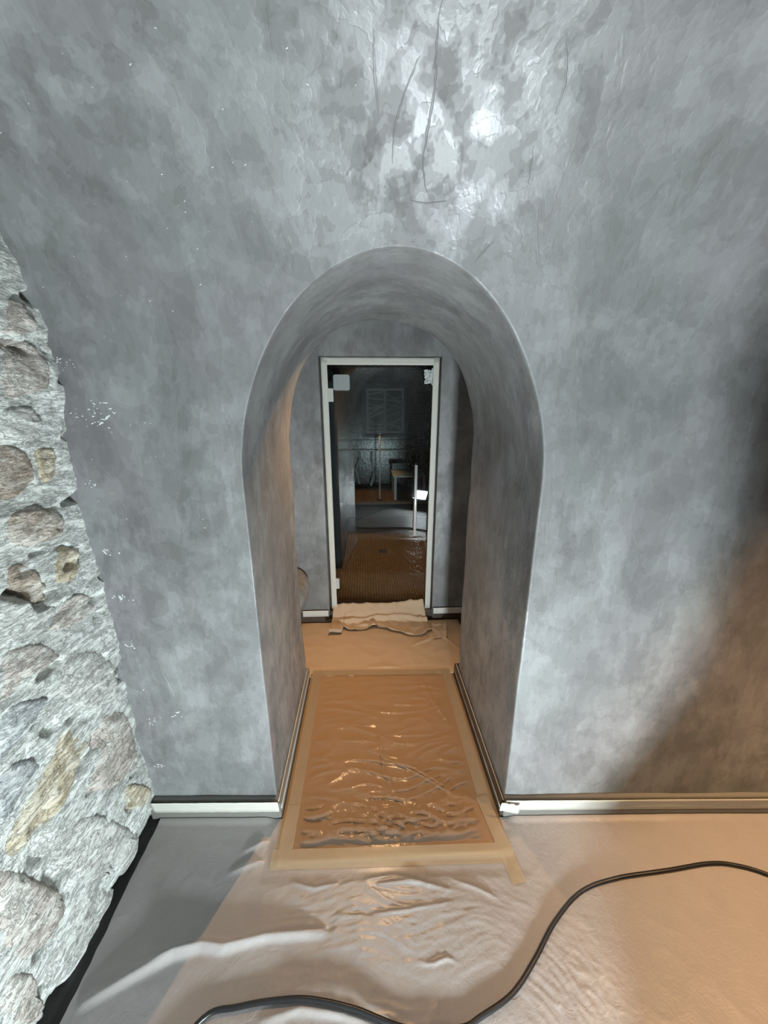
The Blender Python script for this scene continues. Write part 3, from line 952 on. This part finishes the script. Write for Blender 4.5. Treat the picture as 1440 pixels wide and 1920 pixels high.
# ------------------------------------------------------------------ glass door
DOOR_ROT = R(-4.4)
door = empty('door_1', (-0.262, 2.665, 0.082), (0, 0, DOOR_ROT))
tag(door, 'frameless clear glass door with steel bar handle and square hinges', 'door', kind='structure')
DW, DH = 0.728, 1.762
box('pane', 0, DW, -0.004, 0.004, 0, DH, M['glass'], door)
def rounded_plate(name, x0, x1, z0, z1, y0, y1, r, mat, parent):
    bm = bmesh.new(); pts = []
    for cx, cz, a0 in ((x1 - r, z1 - r, 0), (x0 + r, z1 - r, 90), (x0 + r, z0 + r, 180), (x1 - r, z0 + r, 270)):
        for k in range(5):
            a = R(a0 + 90 * k / 4); pts.append((cx + r * math.cos(a), cz + r * math.sin(a)))
    vf = [bm.verts.new((x, y0, z)) for x, z in pts]; vb = [bm.verts.new((x, y1, z)) for x, z in pts]
    bm.faces.new(vf); bm.faces.new(vb[::-1]); n = len(pts)
    for k in range(n): bm.faces.new((vf[k], vb[k], vb[(k + 1) % n], vf[(k + 1) % n]))
    return from_bm(name, bm, mat, parent)
h1 = rounded_plate('hinge_plate', 0.052, 0.160, 1.592, 1.692, -0.018, -0.0045, 0.012, M['plate'], door)
rounded_plate('hinge_cover', 0.006, 0.048, 1.52, 1.605, -0.016, -0.0045, 0.003, M['tape_white'], h1)
rounded_plate('hinge_cover', 0.004, 0.042, 0.128, 0.212, -0.016, -0.0045, 0.003, M['tape_white'], door)
HX = 0.612
for sgn, nm in ((-1, 'handle'), (1, 'rear_handle')):
    bm = bmesh.new()
    cyl_bm(bm, (HX, sgn * 0.048, 0.585), (HX, sgn * 0.048, 1.10), 0.0105, seg=20)
    hd = from_bm(nm, bm, M['handle'] if sgn < 0 else M['black_metal'], door, True)
    for z in (0.67, 1.02):
        bm = bmesh.new(); cyl_bm(bm, (HX, sgn * 0.004, z), (HX, sgn * 0.048, z), 0.007, seg=12)
        from_bm('standoff', bm, M['steel'] if sgn < 0 else M['black_metal'], hd, True)

# tape around the door opening
GD = 'white tape framing the glass door'
strip('door_tape', (DX0 + 0.016, LY + 0.028, 0.09), (DX0 + 0.012, LY + 0.028, DZ1 - 0.004), (1, 0, 0), (0, -1, 0), 0.040, M['tape_white'], 'white tape down the left side of the glass door', seed=21, group=GD, wav=0.003)
strip('door_tape', (DX1 - 0.052, LY + 0.028, 0.07), (DX1 - 0.050, LY + 0.028, DZ1 - 0.004), (1, 0, 0), (0, -1, 0), 0.040, M['tape_white'], 'white tape down the handle side of the glass door', seed=22, group=GD, wav=0.003)
strip('door_tape', (DX0 + 0.012, LY + 0.030, DZ1 - 0.050), (DX1 - 0.010, LY + 0.030, DZ1 - 0.050), (0, 0, 1), (0, -1, 0), 0.044, M['tape_white'], 'white tape across the top of the glass door', seed=23, group=GD, wav=0.003)

# crumpled scraps of film by the door
def scrap(name, c, sx, sz, rough, mat, label, seed, ny=-1):
    def f(u, v):
        x = c[0] + sx * (u - 0.5) * (1 + 0.5 * N(v * 5, seed)); z = c[2] + sz * (v - 0.5) * (1 + 0.6 * N(u * 5, seed + 4))
        y = c[1] + ny * (0.002 + rough * (1 - abs(N(u * 4 + seed, v * 4, seed))) ** 2)
        return (x, y, z)
    o = grid(name, lin(0, 1, 26), lin(0, 1, 26), f, mat); solid(o, 0.0008, 1.0)
    return tag(o, label, 'plastic scrap')
scrap('plastic_scrap', (0.405, LY + 0.012, 1.755), 0.055, 0.085, 0.02, M['white_scrap'], 'torn white plastic scrap at the upper right of the door', 3)

# ------------------------------------------------------------------ steam room behind the glass
RZ = 0.02
tag(box('floor_steam_room', -0.95, 1.5, 2.72, 5.5, -0.1, RZ, M['mosaic_floor']), 'brown mosaic tiled floor behind the glass door', 'floor', kind='structure')
tag(box('wall_steam_room_back', -0.95, 1.5, 5.45, 5.55, 0, 2.6, M['mosaic_wall']), 'dark mosaic wall at the far end behind the glass', 'wall', kind='structure')
tag(box('wall_steam_room_left', -0.95, -0.85, 2.76, 5.5, 0, 2.6, M['gloss_dark']), 'dark side wall behind the glass, left', 'wall', kind='structure')
tag(box('wall_steam_room_right', 1.4, 1.5, 2.76, 5.5, 0, 2.6, M['gloss_dark']), 'dark side wall behind the glass, right', 'wall', kind='structure')
tag(box('ceiling_steam_room', -0.95, 1.5, 2.76, 5.5, 2.5, 2.6, M['gloss_dark']), 'dark ceiling of the room behind the glass', 'ceiling', kind='structure')
part = empty('steam_partition', (-0.33, 4.4, RZ))
tag(part, 'dark glossy partition slab standing left behind the glass door', 'partition')
box('slab', -0.07, 0.075, -0.97, 1.04, 0.0, 1.75, M['gloss_dark'], part, 0.004)
box('base_strip', 0.0755, 0.088, -0.9, 0.1, 0.0, 0.03, M['steel'], part)
bench = empty('tiled_bench', (0.3, 5.0, RZ))
tag(bench, 'low dark stone bench with a mosaic top against the far wall', 'bench')
box('lower_front', -0.54, 1.09, -0.52, 0.44, 0.0, 0.19, M['gloss_dark'], bench, 0.006)
box('upper_front', -0.54, 1.09, -0.50, 0.44, 0.195, 0.36, M['gloss_dark'], bench, 0.01)
box('seat', -0.54, 1.09, -0.505, 0.44, 0.361, 0.392, M['mosaic_floor'], bench, 0.003)
led = empty('wall_ledge', (0.3, 5.42, 0.93))
tag(led, 'narrow mosaic ledge along the far wall above the bench', 'ledge')
box('shelf', -0.54, 1.09, -0.06, 0.028, 0.0, 0.022, M['mosaic_floor'], led, 0.003)
box('riser', -0.54, 1.09, -0.012, 0.028, 0.023, 0.15, M['mosaic_wall'], led)

pan = empty('lattice_panel', (0.27, 5.43, 1.15))
tag(pan, 'pale cut-out lattice panel in dark frame on the far wall', 'wall panel')
fw_, fh_ = 0.29, 0.66
for nm, a in (('frame_side', (-fw_ - 0.03, -fw_, 0, fh_)), ('frame_side', (fw_, fw_ + 0.03, 0, fh_)), ('frame_rail', (-fw_ - 0.03, fw_ + 0.03, -0.03, 0)), ('frame_rail', (-fw_ - 0.03, fw_ + 0.03, fh_, fh_ + 0.03))):
    box(nm, a[0], a[1], -0.04, 0.015, a[2], a[3], M['black_metal'], pan)
box('backing', -fw_, fw_, 0.005, 0.015, 0, fh_, M['black_metal'], pan)
for nm, a in (('inner_border', (-fw_ + 0.03, -fw_ + 0.06, 0.03, fh_ - 0.03)), ('inner_border', (fw_ - 0.06, fw_ - 0.03, 0.03, fh_ - 0.03)), ('inner_border', (-fw_ + 0.06, fw_ - 0.06, 0.03, 0.06)), ('inner_border', (-fw_ + 0.06, fw_ - 0.06, fh_ - 0.06, fh_ - 0.03)), ('inner_border', (-0.015, 0.015, 0.06, fh_ - 0.06))):
    box(nm, a[0], a[1], -0.02, 0.004, a[2], a[3], M['lattice'], pan)
rnd = random.Random(11)
for side in (-1, 1):
    x0, x1 = (-fw_ + 0.055, -0.012) if side < 0 else (0.012, fw_ - 0.055)
    for k in range(11):
        z0 = 0.05 + 0.05 * k + rnd.uniform(-0.03, 0.03); z1 = 0.05 + 0.05 * k + rnd.uniform(-0.14, 0.14)
        z0 = min(max(z0, 0.05), fh_ - 0.05); z1 = min(max(z1, 0.05), fh_ - 0.05)
        bm = bmesh.new(); ww = rnd.uniform(0.010, 0.02)
        box_bm(bm, x0, x1, -0.018 + 0.0002 * k, 0.003, -ww / 2, ww / 2)
        for v in bm.verts: v.co.z += z0 + (z1 - z0) * (v.co.x - x0) / (x1 - x0)
        from_bm('lattice_bar', bm, M['lattice'], pan)

stool = empty('slatted_stool', (0.50, 4.80, RZ + 0.393))
tag(stool, 'low white slatted stool standing on the bench behind the glass', 'stool')
for k in range(5):
    y = -0.22 + 0.095 * k
    box('slat', -0.17, 0.24, y, y + 0.075, 0.29, 0.308, M['white_wood'], stool, 0.002)
for x in (-0.155, 0.20):
    box('bearer', x, x + 0.03, -0.21, 0.23, 0.262, 0.289, M['white_wood'], stool)
    for y in (-0.21, 0.19):
        box('leg', x, x + 0.03, y, y + 0.03, 0.0, 0.261, M['white_wood'], stool)

bm = bmesh.new(); cyl_bm(bm, (0, 0, 0.012), (0, 0, 0.80), 0.010, seg=14)
pole = empty('reflection_pole', (0.165, 4.60, RZ + 0.393))  # added pole, stands in for an upright reflection in the door glass
tag(pole, 'slim pole added at the bench edge for an upright reflection in the glass', 'pole')
from_bm('shaft', bm, M['handle'], pole, True)
bm = bmesh.new(); cyl_bm(bm, (0, 0, 0), (0, 0, 0.012), 0.035, 0.03, seg=20); from_bm('foot', bm, M['steel'], pole)
bm = bmesh.new(); cyl_bm(bm, (-0.05, 0, 0.80), (0.05, 0, 0.80), 0.009, seg=14); from_bm('crossbar', bm, M['steel'], pole, True)

for k, (x, z0, z1, lab) in enumerate(((-0.12, 0.47, 0.93, 'crumpled plastic strip hanging from the ledge nearer the partition'), (0.085, 0.44, 0.93, 'crumpled plastic strip hanging from the ledge nearer the pole'))):
    def f(u, v, x=x, z0=z0, z1=z1, k=k):
        z = z1 + (z0 - z1) * v
        wdt = 0.05 * (0.5 + 0.7 * abs(N(v * 5, k * 3.0)))
        return (x + 0.05 * N(v * 2.5, k + 1.0) + wdt * (u - 0.5), 5.345 - 0.05 * v + 0.03 * N(u * 4, v * 9, k), z)
    o = grid('plastic_strip', lin(0, 1, 10), lin(0, 1, 50), f, M['white_scrap']); solid(o, 0.001)
    tag(o, lab, 'plastic strip')

# small floor drain in the steam room
dr = empty('floor_drain', (0.172, 3.85, RZ))
tag(dr, 'small bright square drain in the brown mosaic floor', 'drain')
box('drain_frame', -0.045, 0.045, -0.045, 0.045, 0.0, 0.004, M['steel'], dr)
box('drain_slot', -0.03, 0.03, -0.012, 0.012, 0.0045, 0.006, M['black_metal'], dr)

# ------------------------------------------------------------------ cable
cp = [(0.36, -0.66), (0.10, -0.62), (-0.15, -0.35), (-0.42, 0.10), (-0.58, 0.42), (-0.472, 0.598), (-0.369, 0.626), (-0.209, 0.631), (-0.059, 0.606), (0.084, 0.567), (0.226, 0.561), (0.288, 0.577), (0.391, 0.615), (0.479, 0.675), (0.586, 0.760), (0.713, 0.830), (0.865, 0.860), (1.049, 0.872), (1.198, 0.884), (1.291, 0.877), (1.393, 0.840), (1.55, 0.74), (1.8, 0.5), (2.1, 0.1)]
path = catmull([(x, y, 0) for x, y in cp], 8)
CR = 0.0065
for p in path: p.z = max(sheet_h(p.x + dx, p.y + dy) for dx in (-0.008, 0, 0.008) for dy in (-0.008, 0, 0.008)) + CR - 0.0005
for _ in range(4):
    zs = [p.z for p in path]
    for i in range(1, len(path) - 1): path[i].z = max(zs[i], 0.25 * zs[i - 1] + 0.5 * zs[i] + 0.25 * zs[i + 1])
cab = tube('power_cable', path, CR, M['black'], seg=12)
tag(cab, 'black power cable winding across the plastic dust sheet', 'cable')

# ------------------------------------------------------------------ lamps
def work_light():
    d = Vector(LED_DIR).normalized()
    root = empty('work_light', (LED_POS[0], LED_POS[1], sheet_h(LED_POS[0], LED_POS[1])))
    tag(root, 'black LED floodlight on a floor bracket beside the cable', 'lamp')
    q = d.to_track_quat('Z', 'Y')
    Mx = Matrix.Translation(Vector((0, 0, LED_POS[2]))) @ q.to_matrix().to_4x4()
    bm = bmesh.new(); box_bm(bm, -0.12, 0.12, -0.085, 0.085, -0.045, -0.004, 0.006, Mx); hs = from_bm('housing', bm, M['black_metal'], root)
    for k in range(7):
        x = -0.09 + 0.03 * k
        bm = bmesh.new(); box_bm(bm, x - 0.003, x + 0.003, -0.07, 0.07, -0.065, -0.045, 0, Mx); from_bm('cooling_fin', bm, M['black_metal'], hs)
    bm = bmesh.new(); box_bm(bm, -0.10, 0.10, -0.065, 0.065, -0.003, -0.001, 0, Mx)
    from_bm('led_panel', bm, emis('led_panel_glow', LED_COLOR, LED_STRENGTH), root)
    for sx in (-1, 1):
        bm = bmesh.new(); cyl_bm(bm, (sx * 0.135, 0.0, 0.012), (sx * 0.135, -0.01, LED_POS[2]), 0.007, seg=10); from_bm('bracket_arm', bm, M['black_metal'], root, True)
        bm = bmesh.new(); cyl_bm(bm, (sx * 0.135, -0.16, 0.009), (sx * 0.135, 0.12, 0.009), 0.008, seg=10); from_bm('foot', bm, M['black_metal'], root, True)


work_light()


LENS = emis('warm_lens_glow', WARM, 6.0)
LENS.cycles.emission_sampling = 'NONE'


def downlight(name, pos, target, watts, cone, blend, label, rad=0.012):
    root = empty(name, pos)
    tag(root, label, 'lamp')
    verts = []; faces = []; K = 28
    for r, z in ((0.050, 0.05), (0.050, 0.012), (0.046, 0.008), (0.036, 0.012), (0.032, 0.045)):
        for k in range(K):
            a = 2 * math.pi * k / K; verts.append((r * math.cos(a), r * math.sin(a), z))
    for i in range(4):
        for k in range(K): faces.append((i * K + k, i * K + (k + 1) % K, (i + 1) * K + (k + 1) % K, (i + 1) * K + k))
    mk('trim_ring', verts, faces, M['steel'], root)
    bm = bmesh.new(); cyl_bm(bm, (0, 0, 0.040), (0, 0, 0.044), 0.031, seg=24); from_bm('lens', bm, LENS, root)
    L = bpy.data.lights.new(name + '_beam', 'SPOT'); L.energy = watts; L.color = WARM; L.spot_size = R(cone); L.spot_blend = blend; L.shadow_soft_size = rad
    lo = bpy.data.objects.new(name + '_beam', L); COL.objects.link(lo); lo.parent = root
    d = Vector(target) - Vector(pos)
    lo.rotation_euler = d.to_track_quat('-Z', 'Y').to_euler()
    return root


downlight('lobby_downlight', LOBBY_LAMP, (-0.40, 1.50, 0), LOBBY_W, 78, 1.0, 'small recessed warm downlight in the lobby ceiling')
downlight('vault_downlight', RIGHT_LAMP, (RIGHT_LAMP[0] - 0.15, RIGHT_LAMP[1], 0), RIGHT_W, 66, 1.0, 'small recessed warm downlight in the vault to the right')
downlight('steam_room_downlight', (0.05, 4.85, 2.45), (0.02, 4.70, 0), 60.0, 34, 0.8, 'small warm downlight over the bench behind the glass')
downlight('steam_room_downlight', (0.15, 3.5, 2.45), (0.15, 3.5, 0), 75.0, 62, 0.9, 'small warm downlight just inside the glass door')


# unseen sack added between work light and front wall to shade its right side
def sack():
    prof = [(0.0, 0.28), (0.06, 0.31), (0.15, 0.295), (0.28, 0.235), (0.40, 0.195), (0.55, 0.19), (0.75, 0.215), (0.92, 0.225), (1.02, 0.20), (1.06, 0.10), (1.07, 0.0)]
    P = catmull([(r, z, 0) for z, r in prof], 5); K = 40
    verts = []; faces = []
    for p in P:
        for k in range(K):
            a = 2 * math.pi * k / K
            r = max(0.0, p.x) * (1 + 0.05 * N(math.cos(a) * 2, math.sin(a) * 2, p.y * 5))
            verts.append((r * math.cos(a), r * math.sin(a) * 0.8, max(0, p.y)))
    for i in range(len(P) - 1):
        for k in range(K): faces.append((i * K + k, i * K + (k + 1) % K, (i + 1) * K + (k + 1) % K, (i + 1) * K + k))
    root = empty('shadow_sack', (0.90, 0.20, 0.012))
    tag(root, 'tall grey sack added out of view to cast the shadow on the wall', 'sack')
    mk('body', verts, faces, simple('shadow_sack_weave', (0.09, 0.09, 0.085), 0.8, bump=0.002, bscale=120), root)
    tube('tie', [(0.06 * math.cos(t), 0.05 * math.sin(t), 1.065) for t in lin(0, 6.2, 24)], 0.006, M['black'], root, seg=8)


sack()
